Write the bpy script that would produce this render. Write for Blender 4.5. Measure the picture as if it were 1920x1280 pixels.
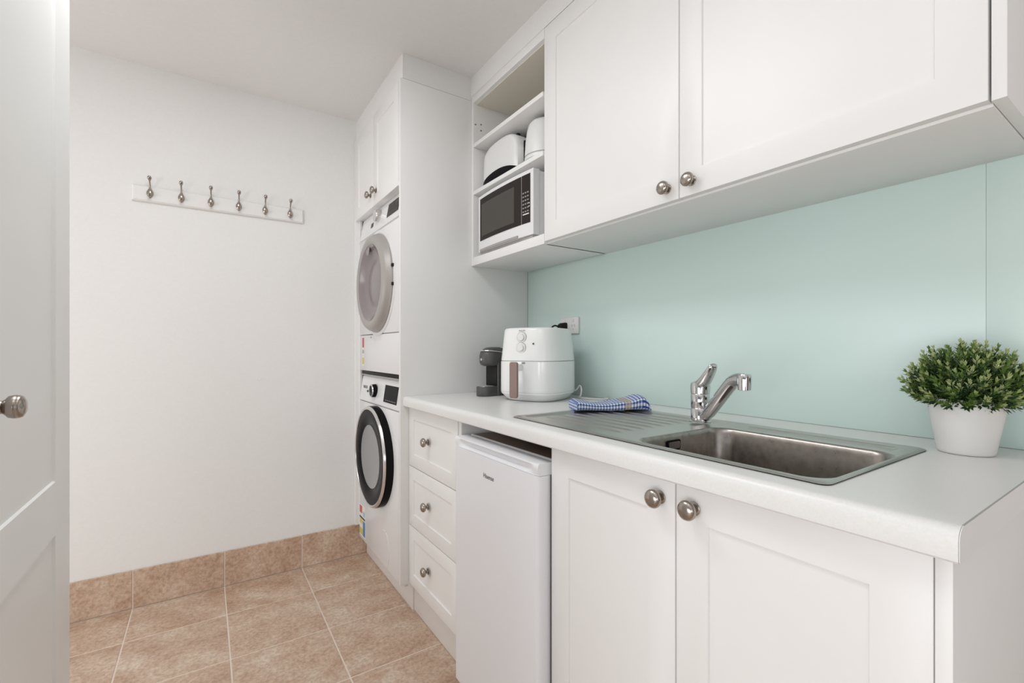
import bpy, bmesh, math, random
from mathutils import Matrix, Vector
random.seed(7)
sc = bpy.context.scene
for o in list(bpy.data.objects): bpy.data.objects.remove(o)
C = sc.collection
PI = math.pi

# ------------------------------------------------------------------ camera, world, light, exposure
YAW = 0.5864; H = 1.0987; FPX = 865.8
cd = bpy.data.cameras.new('camera'); cam = bpy.data.objects.new('camera', cd); C.objects.link(cam)
cam.location = (0, 0, H); cam.rotation_euler = (PI/2, 0, -YAW)
cd.sensor_width = 36; cd.lens = FPX/1920*36; cd.shift_y = (654.63-640)/1920; cd.clip_start = .02
sc.camera = cam
w = bpy.data.worlds.new('sky'); sc.world = w; w.use_nodes = True
w.node_tree.nodes['Background'].inputs[0].default_value = (.80, .88, 1, 1)
w.node_tree.nodes['Background'].inputs[1].default_value = .25
sc.view_settings.view_transform = 'Standard'; sc.view_settings.look = 'None'
sc.view_settings.exposure = 0.07; sc.view_settings.gamma = 1; sc.view_settings.use_curve_mapping = False

def area(name, loc, rot, sx, sy, power, col):
    l = bpy.data.lights.new(name, 'AREA'); l.shape = 'RECTANGLE'; l.size = sx; l.size_y = sy
    l.energy = power; l.color = col
    o = bpy.data.objects.new(name, l); C.objects.link(o); o.location = loc; o.rotation_euler = rot; return o
# daylight entering through the left wall opening; the other area lamps are added fill
WARMW = (.965, .985, 1)
area('window_daylight_left', (-2.18, -.35, .78), (0, -PI/2, 0), 1.05, 1.9, 32, WARMW)
area('fill_left_rear', (-2.18, 1.95, .8), (0, -PI/2, 0), 1.2, .9, 12, WARMW)  # added fill for the drawers and laundry fronts; the wall is solid here
area('fill_behind_camera', (-1.0, -2.55, 1.25), (PI/2, 0, 0), 1.6, 1.9, 9, WARMW)  # added fill from behind the camera, no known source
area('fill_overhead', (-.05, 1.30, 2.31), (0, 0, 0), .4, .8, 8.5, WARMW)  # added overhead fill for the lane, no fixture in the ceiling
area('fill_overhead', (-.1, .3, 2.31), (0, 0, 0), .6, .6, 1.5, WARMW)  # second added overhead fill, also without a fixture
area('fill_upward', (-.7, -1.0, 1.0), (PI-.72, 0, 0), .8, .8, 7, WARMW)  # added lamp aimed upward to brighten the ceiling

# ------------------------------------------------------------------ materials
def mat(name, col, rough=.5, metal=0, **k):
    m = bpy.data.materials.new(name); m.use_nodes = True
    b = m.node_tree.nodes['Principled BSDF']
    b.inputs['Base Color'].default_value = (*col, 1); b.inputs['Roughness'].default_value = rough
    b.inputs['Metallic'].default_value = metal
    for n, v in k.items(): b.inputs[n.replace('_', ' ')].default_value = v
    return m
def noise_mod(m, scale, c1, c2, bump=0, detail=4, stretch=(1, 1, 1), lo=.35, hi=.65, rough=None, coord='Object'):
    nt = m.node_tree; N = nt.nodes; L = nt.links; b = N['Principled BSDF']
    tc = N.new('ShaderNodeTexCoord'); mp = N.new('ShaderNodeMapping'); mp.inputs['Scale'].default_value = stretch
    nz = N.new('ShaderNodeTexNoise'); nz.inputs['Scale'].default_value = scale; nz.inputs['Detail'].default_value = detail
    cr = N.new('ShaderNodeValToRGB'); cr.color_ramp.elements[0].position = lo; cr.color_ramp.elements[1].position = hi
    cr.color_ramp.elements[0].color = (*c1, 1); cr.color_ramp.elements[1].color = (*c2, 1)
    L.new(tc.outputs[coord], mp.inputs[0]); L.new(mp.outputs[0], nz.inputs['Vector']); L.new(nz.outputs['Fac'], cr.inputs[0])
    L.new(cr.outputs[0], b.inputs['Base Color'])
    if rough:
        mr = N.new('ShaderNodeMapRange'); mr.inputs[3].default_value = rough[0]; mr.inputs[4].default_value = rough[1]
        L.new(nz.outputs['Fac'], mr.inputs[0]); L.new(mr.outputs[0], b.inputs['Roughness'])
    if bump:
        bp = N.new('ShaderNodeBump'); bp.inputs['Strength'].default_value = bump; bp.inputs['Distance'].default_value = .001
        L.new(nz.outputs['Fac'], bp.inputs['Height']); L.new(bp.outputs[0], b.inputs['Normal'])
    return m
M = {}
M['wall'] = noise_mod(mat('wall_paint', (.82, .815, .80), .6), 90, (.815, .81, .795), (.83, .825, .81), .12)
M['ceil'] = noise_mod(mat('ceiling_paint', (.81, .80, .79), .8), 60, (.80, .79, .78), (.815, .805, .795), .1)
M['cab'] = noise_mod(mat('cabinet_lacquer', (.84, .835, .825), .38), 5, (.835, .83, .822), (.85, .845, .835))
M['cabin'] = mat('cabinet_inside_board', (.74, .70, .61), .5)
M['bench'] = noise_mod(mat('worktop_laminate', (.8, .8, .79), .35), 300, (.79, .79, .78), (.82, .82, .81), .05, rough=(.28, .38))
M['kick'] = mat('kickboard_laminate', (.78, .74, .71), .5)
M['grout'] = mat('grout_cement', (.80, .70, .61), .9)
M['glass'] = mat('splashback_glass_mint', (.66, .80, .765), .30, Coat_Weight=.0, Coat_Roughness=.1)
M['chrome'] = mat('chrome', (.62, .62, .63), .05, 1)
M['nickel'] = noise_mod(mat('brushed_nickel', (.4, .36, .32), .24, 1), 40, (.36, .32, .285), (.42, .38, .34))
M['nickel'].node_tree.nodes['Principled BSDF'].inputs['Roughness'].default_value = .22
M['steel'] = noise_mod(mat('stainless_steel_brushed', (.55, .53, .5), .28, 1), 30, (.52, .495, .465), (.60, .575, .545), 0, 5, (14, .6, 6), .3, .7, (.26, .38))
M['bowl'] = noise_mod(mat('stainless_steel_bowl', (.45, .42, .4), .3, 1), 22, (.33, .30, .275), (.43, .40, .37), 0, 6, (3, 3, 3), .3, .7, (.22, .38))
M['white'] = mat('white_enamel', (.80, .80, .81), .25)
M['whitep'] = mat('white_plastic', (.78, .78, .77), .3)
M['fryer'] = mat('fryer_white_plastic', (.88, .89, .88), .18, Coat_Weight=.3, Coat_Roughness=.05)
M['fridge'] = mat('fridge_white_enamel', (.84, .845, .875), .3)
M['grey'] = mat('grey_plastic', (.42, .40, .39), .4)
M['silver'] = mat('silver_plastic', (.40, .375, .36), .38, .1)
M['silver2'] = mat('silver_bright', (.72, .71, .70), .2, .8)
M['black'] = mat('black_gloss', (.012, .011, .012), .22, Specular_IOR_Level=.04)
M['blackm'] = mat('black_matt', (.016, .015, .015), .5, Specular_IOR_Level=.2)
M['dark'] = mat('dark_brown_top', (.24, .17, .13), .4)
M['mwdark'] = mat('microwave_door_black', (.032, .026, .024), .25, Specular_IOR_Level=.08)
M['mwglass'] = mat('microwave_window_mesh', (.075, .070, .062), .3, Specular_IOR_Level=.12)
M['dish'] = mat('dryer_door_dish', (.26, .225, .23), .22, Coat_Weight=.3)
M['porthole'] = mat('washer_porthole_glass', (.25, .25, .255), .2, Coat_Weight=.5, Coat_Roughness=.05)
M['rose'] = mat('rose_brown_handle', (.25, .17, .14), .4)
M['anth'] = noise_mod(mat('anthracite_metallic', (.10, .10, .095), .42, .3), 900, (.085, .085, .08), (.11, .11, .105))
M['soil'] = noise_mod(mat('potting_moss', (.03, .035, .015), .9), 80, (.02, .02, .01), (.06, .06, .03), .5)
M['pot'] = mat('white_pot_ceramic', (.78, .77, .75), .35)
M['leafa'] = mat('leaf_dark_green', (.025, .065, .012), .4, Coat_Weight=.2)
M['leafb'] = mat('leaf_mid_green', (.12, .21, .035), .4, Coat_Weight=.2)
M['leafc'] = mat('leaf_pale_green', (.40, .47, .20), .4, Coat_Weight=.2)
M['stem'] = mat('stem_green', (.07, .10, .03), .5)
M['red'] = mat('sticker_red', (.55, .10, .10), .5)
M['yellow'] = mat('sticker_yellow', (.62, .55, .12), .5)
M['blue'] = mat('sticker_blue', (.08, .22, .5), .5)
M['teal'] = mat('sticker_pale_blue', (.35, .55, .68), .5)
M['paper'] = mat('sticker_white', (.8, .76, .72), .5)
M['ink'] = mat('print_dark', (.05, .05, .055), .5)
M['inkg'] = mat('print_grey', (.30, .30, .30), .5)
M['hole'] = mat('hole_dark', (.12, .08, .05), .8)
M['outside'] = mat('darkened_front_wall', (.22, .19, .16), .7)  # wall colour darkened to stand in for dim space behind the camera

def tile_mat():
    m = mat('travertine_tile', (.45, .30, .2), .42); nt = m.node_tree; N = nt.nodes; L = nt.links; b = N['Principled BSDF']
    tc = N.new('ShaderNodeTexCoord'); oi = N.new('ShaderNodeObjectInfo')
    mul = N.new('ShaderNodeVectorMath'); mul.operation = 'SCALE'; mul.inputs['Scale'].default_value = 37.
    cmb = N.new('ShaderNodeCombineXYZ'); L.new(oi.outputs['Random'], cmb.inputs[0]); L.new(oi.outputs['Random'], cmb.inputs[1]); L.new(cmb.outputs[0], mul.inputs[0])
    add = N.new('ShaderNodeVectorMath'); L.new(tc.outputs['Object'], add.inputs[0]); L.new(mul.outputs[0], add.inputs[1])
    def nz(scale, detail, dist=0):
        n = N.new('ShaderNodeTexNoise'); n.inputs['Scale'].default_value = scale; n.inputs['Detail'].default_value = detail
        n.inputs['Distortion'].default_value = dist; n.inputs['Roughness'].default_value = .65
        L.new(add.outputs[0], n.inputs['Vector']); return n
    a = nz(8, 12, .15); c = nz(75, 8, .1)
    r1 = N.new('ShaderNodeValToRGB'); e = r1.color_ramp.elements
    e[0].position = .34; e[0].color = (.47, .31, .215, 1); e[1].position = .66; e[1].color = (.67, .56, .45, 1)
    q = e.new(.5); q.color = (.58, .43, .325, 1)
    L.new(a.outputs['Fac'], r1.inputs[0])
    r2 = N.new('ShaderNodeValToRGB'); r2.color_ramp.elements[0].position = .36; r2.color_ramp.elements[1].position = .60
    r2.color_ramp.elements[0].color = (.76, .70, .66, 1); r2.color_ramp.elements[1].color = (1.12, 1.12, 1.12, 1)
    L.new(c.outputs['Fac'], r2.inputs[0])
    mx = N.new('ShaderNodeMix'); mx.data_type = 'RGBA'; mx.blend_type = 'MULTIPLY'; mx.inputs['Factor'].default_value = .9
    L.new(r1.outputs[0], mx.inputs['A']); L.new(r2.outputs[0], mx.inputs['B']); L.new(mx.outputs['Result'], b.inputs['Base Color'])
    bp = N.new('ShaderNodeBump'); bp.inputs['Strength'].default_value = .25; bp.inputs['Distance'].default_value = .002
    L.new(c.outputs['Fac'], bp.inputs['Height']); L.new(bp.outputs[0], b.inputs['Normal'])
    return m
M['tile'] = tile_mat()

def towel_mat():
    m = mat('checked_cotton', (.8, .8, .8), .95); nt = m.node_tree; N = nt.nodes; L = nt.links; b = N['Principled BSDF']
    uv = N.new('ShaderNodeUVMap'); sp = N.new('ShaderNodeSeparateXYZ'); L.new(uv.outputs[0], sp.inputs[0])
    def mth(op, a, bb=None):
        n = N.new('ShaderNodeMath'); n.operation = op
        for i, v in enumerate((a, bb)):
            if v is None: continue
            if isinstance(v, (int, float)): n.inputs[i].default_value = v
            else: L.new(v, n.inputs[i])
        return n.outputs[0]
    def stripe(s, per, wd): return mth('LESS_THAN', mth('FRACT', mth('DIVIDE', s, per)), wd)
    u, v = sp.outputs[0], sp.outputs[1]
    s1 = stripe(u, .0092, .45); s2 = stripe(v, .0092, .45)
    tot = mth('ADD', s1, s2)
    cr = N.new('ShaderNodeValToRGB'); cr.color_ramp.interpolation = 'CONSTANT'; e = cr.color_ramp.elements
    e[0].position = 0; e[0].color = (.80, .81, .84, 1); e[1].position = .4; e[1].color = (.24, .34, .58, 1)
    q = e.new(.8); q.color = (.03, .06, .24, 1)
    L.new(mth('DIVIDE', tot, 2), cr.inputs[0])
    # beige band across, dark blue band near the right end
    bei = mth('MULTIPLY', mth('GREATER_THAN', u, .150), mth('LESS_THAN', u, .170))
    drk = mth('MULTIPLY', mth('MULTIPLY', mth('GREATER_THAN', u, .205), mth('LESS_THAN', u, .222)), s2)
    mx = N.new('ShaderNodeMix'); mx.data_type = 'RGBA'; L.new(mth('MULTIPLY', bei, mth('ADD', mth('MULTIPLY', s2, -.3), .8)), mx.inputs['Factor'])
    L.new(cr.outputs[0], mx.inputs['A']); mx.inputs['B'].default_value = (.50, .40, .28, 1)
    m2 = N.new('ShaderNodeMix'); m2.data_type = 'RGBA'; L.new(drk, m2.inputs['Factor'])
    L.new(mx.outputs['Result'], m2.inputs['A']); m2.inputs['B'].default_value = (.03, .07, .30, 1)
    L.new(m2.outputs['Result'], b.inputs['Base Color'])
    return m
M['towel'] = towel_mat()

# ------------------------------------------------------------------ helpers
def tag(o, label=None, cat=None, group=None, kind=None):
    if label: o['label'] = label
    if cat: o['category'] = cat
    if group: o['group'] = group
    if kind: o['kind'] = kind
    return o
def wmat(p):
    m = Matrix()
    while p is not None: m = p.matrix_basis @ m; p = p.parent
    return m
def thing(name, label, cat, loc=(0, 0, 0), rz=0, group=None):
    o = bpy.data.objects.new(name, None); C.objects.link(o); o.location = loc; o.rotation_euler = (0, 0, rz)
    o.empty_display_size = .05
    return tag(o, label, cat, group)
def obj(name, bm, m, parent=None, local=False, smooth=35, label=None, origin=None):
    """link a bmesh as ONE mesh object; world coordinates unless local"""
    bmesh.ops.recalc_face_normals(bm, faces=bm.faces)
    if parent is not None and not local: bm.transform(wmat(parent).inverted())
    o_loc = Vector((0, 0, 0))
    if origin is not None:
        o_loc = Vector(origin) if parent is None else wmat(parent).inverted() @ Vector(origin)
        bm.transform(Matrix.Translation(-o_loc))
    me = bpy.data.meshes.new(name); 
    if smooth:
        for f in bm.faces: f.smooth = True
        ca = math.cos(math.radians(smooth))
        for e in bm.edges:
            if len(e.link_faces) == 2:
                if e.link_faces[0].normal.dot(e.link_faces[1].normal) < ca: e.smooth = False
    bm.to_mesh(me); bm.free()
    for mm in (m if isinstance(m, (list, tuple)) else [m]): me.materials.append(mm)
    o = bpy.data.objects.new(name, me); C.objects.link(o); o.location = o_loc
    if parent is not None: o.parent = parent
    if label: o['label'] = label
    return o
def nb(): return bmesh.new()
def box(x0, x1, y0, y1, z0, z1, bev=.0012, bm=None, seg=2):
    t = bmesh.new()
    bmesh.ops.create_cube(t, size=1)
    for v in t.verts:
        v.co = ((x0+x1)/2+v.co.x*(x1-x0), (y0+y1)/2+v.co.y*(y1-y0), (z0+z1)/2+v.co.z*(z1-z0))
    if bev: bmesh.ops.bevel(t, geom=list(t.edges), offset=min(bev, .45*min(x1-x0, y1-y0, z1-z0)), segments=seg, profile=.5, affect='EDGES')
    return merge(bm, t)
def merge(bm, t):
    if bm is None: return t
    me = bpy.data.meshes.new('tmp'); t.to_mesh(me); t.free(); bm.from_mesh(me); bpy.data.meshes.remove(me); return bm
def loft(rings, cap=True, bm=None, closed=True, capends=(True, True)):
    t = bmesh.new(); R = []
    for r in rings: R.append([t.verts.new(p) for p in r])
    n = len(rings[0])
    for a, b in zip(R, R[1:]):
        for i in range(n if closed else n-1):
            j = (i+1) % n; t.faces.new((a[i], a[j], b[j], b[i]))
    if cap:
        if capends[0]: t.faces.new(R[0][::-1])
        if capends[1]: t.faces.new(R[-1])
    return merge(bm, t)
def lathe(prof, n=48, mtx=Matrix(), bm=None, cap=True):
    """profile [(h, r)] spun about local Z then transformed"""
    rings = []
    for h, r in prof:
        r = max(r, 1e-5)
        rings.append([mtx @ Vector((r*math.cos(2*PI*i/n), r*math.sin(2*PI*i/n), h)) for i in range(n)])
    return loft(rings, cap, bm)
def facing_x(x, y, z): # local +Z -> world -X (out of a cabinet front)
    return Matrix.Translation((x, y, z)) @ Matrix.Rotation(-PI/2, 4, 'Y')
def tube(path, r, n=10, bm=None, cap=True):
    P = [Vector(p) for p in path]; rings = []; up = Vector((0, 0, 1))
    rs = r if isinstance(r, (list, tuple)) else [r]*len(P)
    prev = None
    for i, p in enumerate(P):
        d = (P[min(i+1, len(P)-1)]-P[max(i-1, 0)]).normalized()
        if prev is None:
            a = up if abs(d.z) < .9 else Vector((1, 0, 0)); u = d.cross(a).normalized()
        else: u = (prev-d*prev.dot(d)).normalized()
        v = d.cross(u); prev = u
        rings.append([p+rs[i]*(u*math.cos(2*PI*k/n)+v*math.sin(2*PI*k/n)) for k in range(n)])
    return loft(rings, cap, bm)
def smoothpath(pts, sub=8):
    P = [Vector(p) for p in pts]; out = []
    for i in range(len(P)-1):
        p0 = P[max(i-1, 0)]; p1 = P[i]; p2 = P[i+1]; p3 = P[min(i+2, len(P)-1)]
        for k in range(sub):
            t = k/sub
            out.append(.5*((2*p1)+(p2-p0)*t+(2*p0-5*p1+4*p2-p3)*t*t+(3*p1-p0-3*p2+p3)*t**3))
    out.append(P[-1]); return out
def rrect(x0, x1, y0, y1, r, n=8):
    pts = []
    for cx, cy, a0 in ((x1-r, y1-r, 0), (x0+r, y1-r, PI/2), (x0+r, y0+r, PI), (x1-r, y0+r, 1.5*PI)):
        for k in range(n+1):
            a = a0+k*PI/2/n; pts.append((cx+r*math.cos(a), cy+r*math.sin(a)))
    return pts
def text_bm(s, size, mtx, depth=.0003):
    cu = bpy.data.curves.new('t', 'FONT'); cu.body = s; cu.size = size; cu.extrude = depth; cu.align_x = 'CENTER'; cu.align_y = 'CENTER'; cu.resolution_u = 3
    o = bpy.data.objects.new('t', cu); C.objects.link(o); bpy.context.view_layer.update()
    dg = bpy.context.evaluated_depsgraph_get(); me = bpy.data.meshes.new_from_object(o.evaluated_get(dg))
    bm = bmesh.new(); bm.from_mesh(me); bm.transform(mtx)
    bpy.data.objects.remove(o); bpy.data.curves.remove(cu); bpy.data.meshes.remove(me); return bm
def on_front(x, y, z): # text lying on a front that faces -X: text right = -Y, up = Z
    return Matrix.Translation((x, y, z)) @ Matrix(((0, 0, -1, 0), (-1, 0, 0, 0), (0, 1, 0, 0), (0, 0, 0, 1)))
def panel_front(X, y0, y1, z0, z1, st=.062, rec=.004, bevel=.005, th=.018, eb=.0012):
    """shaker style door facing -X, front face at X, recessed centre panel with a sloped edge"""
    rings = []
    def rect(a, x):
        return [(x, y0+a, z0+a), (x, y1-a, z0+a), (x, y1-a, z1-a), (x, y0+a, z1-a)]
    for a, x in ((0, X+th), (0, X+eb), (eb*.3, X+eb*.3), (eb, X), (st, X), (st+bevel*.35, X+rec), (st+bevel, X+rec)):
        rings.append(rect(a, x))
    return loft(rings)
KNOB = [(0, .0125), (.0022, .0125), (.004, .0090), (.005, .0062), (.009, .0058), (.012, .0085), (.0145, .0145), (.018, .0170), (.0215, .0172), (.0248, .0158), (.0275, .0125), (.0292, .0075), (.0298, .0)]
def knob(parent, x, y, z, s=1., flip=False):
    mt = facing_x(x, y, z)
    if flip: mt = Matrix.Translation((x, y, z)) @ Matrix.Rotation(PI/2, 4, 'Y')
    return obj('knob', lathe([(h*s, r*s) for h, r in KNOB], 32, mt), M['nickel'], parent, smooth=50)

# key dimensions
XW = 1.3093; XB = .678; XD = .703; XU = .993; XT = .667; XK = .734
YE = 2.529; YP = 1.8317; YP2 = 1.8497; YB = .1488; ZC = 2.3187
ZU = 1.477; ZB = .905; ZS = .1609
RX0 = -2.2; RY0 = -2.6

# ------------------------------------------------------------------ setting
def struct(name, bm, m, parent=None, smooth=None):
    o = obj(name, bm, m, parent, smooth=smooth)
    if parent is None: o['kind'] = 'structure'
    return o
floor = struct('floor', box(RX0, 1.43, RY0, YE+.1, -.08, -.0012, 0), M['grout'])
struct('ceiling', box(RX0-.1, 1.43, RY0-.1, YE+.1, ZC, ZC+.1, 0), M['ceil'])
struct('wall_back', box(RX0, 1.43, YE, YE+.1, -.08, ZC, 0), M['wall'])
struct('wall_right', box(XW+.006, 1.43, RY0, YE, -.0025, ZC, 0), M['wall'])
b = box(RX0-.1, RX0, .55, YE+.1, -.08, ZC, 0); box(RX0-.1, RX0, RY0-.1, -1.65, -.08, ZC, 0, b); box(RX0-.1, RX0, -1.65, .55, 2.15, ZC, 0, b); box(RX0-.1, RX0, -1.65, .55, -.08, .25, 0, b)
struct('wall_left', b, M['wall'])
b = box(-.1, 1.43, RY0-.1, RY0, -.08, ZC, 0); box(RX0, -1.9, RY0-.1, RY0, -.08, ZC, 0, b); box(-1.9, -.1, RY0-.1, RY0, 2.15, ZC, 0, b); box(-1.9, -.1, RY0-.1, RY0, -.08, .25, 0, b)
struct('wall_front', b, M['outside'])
struct('trim_1', box(XT+.010, XW+.006, YP+.0005, YE, 2.216, ZC, 0), M['wall'])
struct('trim_2', box(XU+.003, XW+.006, .165, YP+.0005, 2.232, ZC, 0), M['wall'])

# floor tiles, each one an object of its own
TW = .331; TH = .329; TX0 = -.2569; TY0 = 2.245; G = .0052
cache = {}
def tile(parent, x0, x1, y0, y1, zt):
    key = (round(x1-x0, 4), round(y1-y0, 4), 'f')
    cx, cy = (x0+x1)/2, (y0+y1)/2
    if key not in cache:
        me = obj('tile', box(-(x1-x0)/2, (x1-x0)/2, -(y1-y0)/2, (y1-y0)/2, -.009, .0004, .0010, None, 1), M['tile'], parent, local=True, smooth=None)
        cache[key] = me.data; o = me
    else:
        o = bpy.data.objects.new('tile', cache[key]); C.objects.link(o); o.parent = parent
    o.location = (cx, cy, zt+random.uniform(-.0003, .0003)); return o
i = -6
xs = [RX0+.002]+[TX0+TW*k for k in range(-5, 3)]+[XK+.012]
ys = [YE-.010]+[TY0-TH*k for k in range(0, 15)]
xs2 = xs[:-1]+[TX0+TW*3, TX0+TW*4, XW]
for j in range(len(ys)-1):
    X = xs if ys[j] > .1 else xs2
    for k in range(len(X)-1):
        a, c_ = X[k]+G/2, X[k+1]-G/2
        if X is xs and k == len(X)-2: c_ = XK+.012
        tile(floor, a, c_, ys[j+1]+G/2, ys[j]-G/2, .0)
# skirting tiles along the back wall
base = struct('baseboard_back', box(RX0, XK+.06, YE-.0065, YE-.0005, 0, ZS-.003, 0), M['grout'])
bx_ = [RX0+.002]+[TX0+TW*k for k in range(-5, 4)]
for k in range(len(bx_)-1):
    a, c_ = bx_[k]+G/2, min(bx_[k+1]-G/2, XK+.06)
    bm = box(a, c_, YE-.010, YE-.001, .0015, ZS, .0012, None, 1)
    obj('tile', bm, M['tile'], base, smooth=None, origin=((a+c_)/2, YE, ZS/2))

# open door at the left and the post it hangs on
def door_slab():
    x = -.262
    rings_all = nb()
    y0, y1, z0, z1 = .66, 1.4605, .012, 2.04
    box(x-.035, x-.0045, y0, y1, z0, z1, .001, rings_all)
    # raised frame pieces (stiles and rails) around two recessed panels, built as two framed loops
    def frame(za, zb, sa, sb):
        def rect(a, b_, c_, d_, xx): return [(xx, a, c_), (xx, b_, c_), (xx, b_, d_), (xx, a, d_)]
        st = .1215
        loft([rect(y0, y1, za, zb, x-.006), rect(y0, y1, za, zb, x-.001), rect(y0+.001, y1-.001, za+(.001 if sa > .06 else 0), zb-(.001 if sb > .06 else 0), x),
              rect(y0+st, y1-st, za+sa, zb-sb, x), rect(y0+st+.003, y1-st-.003, za+sa+.003, zb-sb-.003, x-.0055)], False, rings_all)
    frame(.012, .764, .2, .056); frame(.764, 2.04, .0565, .122)
    return rings_all
M['doorp'] = noise_mod(mat('door_paint_lightened', (.87, .865, .85), .4), 5, (.865, .86, .845), (.88, .875, .86))  # paint made lighter to replace missing bounce light on the door
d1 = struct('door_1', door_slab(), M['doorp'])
obj('knob', lathe([(0, .0185), (.003, .0185), (.0055, .016), (.008, .0105), (.0125, .0095), (.016, .0125), (.019, .0162), (.024, .0175), (.0275, .0175), (.029, .0168), (.030, .0172), (.034, .0155), (.037, .010), (.038, 0)], 40, Matrix.Translation((-.262, .985, 1.013)) @ Matrix.Rotation(PI/2, 4, 'Y')), M['nickel'], d1, smooth=50)
struct('trim_3', box(-.36, -.262, .56, .655, 0, ZC, .002), M['cab'])
# small filled spot on the back wall
wb = bpy.data.objects['wall_back']
obj('filler_spot', lathe([(0, .011), (.001, .011), (.0015, .009), (.0007, .006), (.0012, .0)], 20, Matrix.Translation((.215, YE, .958)) @ Matrix.Rotation(PI/2, 4, 'X')), M['wall'], wb)

# ------------------------------------------------------------------ tall laundry cabinet
t = thing('laundry_cabinet', 'tall white cabinet with two small doors above the stacked laundry machines', 'cabinet', (.99, 2.19, 0))
obj('side_panel', box(XT, XW, YP, YP2, .1256, 2.2151), M['cab'], t)
obj('side_panel', box(XT, XW, YE-.018, YE-.0005, ZS+.001, 2.2151), M['cab'], t)
obj('bottom_board', box(XT+.003, XW, YP2, YE-.018, 1.781, 1.799), M['cab'], t)
obj('top_board', box(XT+.019, XW, YP2, YE-.018, 2.197, 2.215), M['cab'], t)
obj('plinth', box(.728, XW, YP2, YE-.012, 0, .108), M['kick'], t)
obj('filler_strip', box(.69, .708, YP2, YP2+.026, .109, 1.781), M['cab'], t)
obj('filler_strip', box(.669, .687, YP2, YP2+.012, 1.80, 2.213), M['cab'], t)
obj('filler_strip', box(.685, .70, YE-.034, YE-.018, .165, 1.781), M['cab'], t)
d = obj('door', panel_front(XT+.001, 1.863, 2.1975, 1.7805, 2.213, .055), M['cab'], t); knob(d, XT+.001, 2.158, 1.843)
d = obj('door', panel_front(XT+.001, 2.2005, 2.5095, 1.7805, 2.213, .055), M['cab'], t); knob(d, XT+.001, 2.243, 1.843)

# ------------------------------------------------------------------ washing machine and dryer
XM = .680; YM0, YM1 = 1.884, 2.482; YC = 2.183
def fascia(y0, y1, z0, z1, x0, x1, xb):
    r = lambda y: [(x0, y, z0), (x1, y, z1), (xb, y, z1), (xb, y, z0)]
    bm = loft([r(y0), r(y1)])
    bmesh.ops.bevel(bm, geom=list(bm.edges), offset=.004, segments=2, affect='EDGES'); return bm
def slanted(x0, z0, x1, z1):
    return lambda z: x0+(x1-x0)*(z-z0)/(z1-z0)
def fpanel(sl, y0, y1, z0, z1, th=.0012, bm=None):
    a = sl(z0)-th; c_ = sl(z1)-th
    r = lambda y: [(a, y, z0), (c_, y, z1), (c_+th+.002, y, z1), (a+th+.002, y, z0)]
    return loft([r(y0), r(y1)], True, bm)

wm = thing('washing_machine', 'white front-loading washing machine with black door ring, below the dryer', 'washing machine', (.98, YC, .108))
obj('cabinet', box(XM, 1.27, YM0, YM1, .110, .832, .006), M['white'], wm)
fa = obj('control_panel', fascia(YM0, YM1, .8345, .962, XM, .699, 1.27), M['white'], wm)
sl = slanted(XM, .8345, .699, .962)
obj('display', fpanel(sl, 1.925, 2.10, .858, .935), M['black'], fa)
kb = nb()
for q in range(6): fpanel(sl, 1.94+q*.024, 1.953+q*.024, .866, .869, .0018, kb)
obj('button_marks', kb, M['inkg'], fa, smooth=None)
nrm = Matrix.Rotation(-PI/2+math.atan2(.019, .1275)*-1, 4, 'Y')
mt = Matrix.Translation((sl(.898), 2.235, .898)) @ Matrix.Rotation(-PI/2, 4, 'Y')
obj('dial', lathe([(0, .032), (.018, .031), (.022, .029), (.022, .0)], 40, mt), M['black'], fa)
obj('dial_rim', lathe([(.0205, .031), (.0245, .0295), (.0245, .0255), (.0215, .025)], 40, mt, cap=False), M['silver2'], fa)
obj('lettering', text_bm('BOSCH', .021, on_front(sl(.905)-.0015, 2.405, .905)), M['ink'], fa, smooth=None)
obj('small_mark', fpanel(sl, 2.345, 2.37, .882, .892), M['ink'], fa)
mt = facing_x(XM, YC, .594)
dr = obj('door', lathe([(0, .236), (.030, .236), (.036, .233)], 72, mt, cap=False), M['black'], wm, label='black door ring with chrome rim')
obj('chrome_rim', lathe([(.034, .2345), (.042, .231), (.044, .226), (.042, .221), (.038, .220)], 72, mt, cap=False), M['silver2'], dr)
obj('dark_glass', lathe([(.0395, .222), (.0405, .20), (.036, .150), (.034, .1475)], 72, mt, cap=False), M['black'], dr)
obj('porthole', lathe([(.034, .149), (.030, .140), (.024, .115), (.021, .07), (.020, .0)], 72, mt, cap=False), M['porthole'], dr)
# service flap: curved groove line and screw
arc = [(XM-.0005, 2.07+.062*math.cos(a), .19+.085*math.sin(a)) for a in [PI*1.32-(PI*.95)*k/28 for k in range(29)]]
obj('service_flap_edge', tube(arc, .0016, 6), M['whitep'], wm)
obj('screw', lathe([(0, .004), (.0012, .0035), (.0012, 0)], 12, facing_x(XM, 2.055, .272)), M['grey'], wm)
st = obj('sticker', box(XM-.0006, XM, 2.375, 2.478, .128, .29, 0), M['paper'], wm, smooth=None, label='coloured energy rating sticker')
obj('sticker_print', box(XM-.001, XM-.0004, 2.378, 2.416, .135, .212, 0), M['blue'], st, smooth=None)
obj('sticker_print', box(XM-.001, XM-.0004, 2.420, 2.476, .135, .168, 0), M['yellow'], st, smooth=None)
obj('sticker_print', box(XM-.001, XM-.0004, 2.424, 2.472, .19, .215, 0), M['yellow'], st, smooth=None)
obj('sticker_print', box(XM-.001, XM-.0004, 2.43, 2.474, .245, .283, 0), M['red'], st, smooth=None)
obj('sticker_print', box(XM-.001, XM-.0004, 2.378, 2.476, .218, .228, 0), M['ink'], st, smooth=None)
obj('sticker_print', box(XM-.001, XM-.0004, 2.382, 2.415, .236, .262, 0), M['teal'], st, smooth=None)

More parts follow.
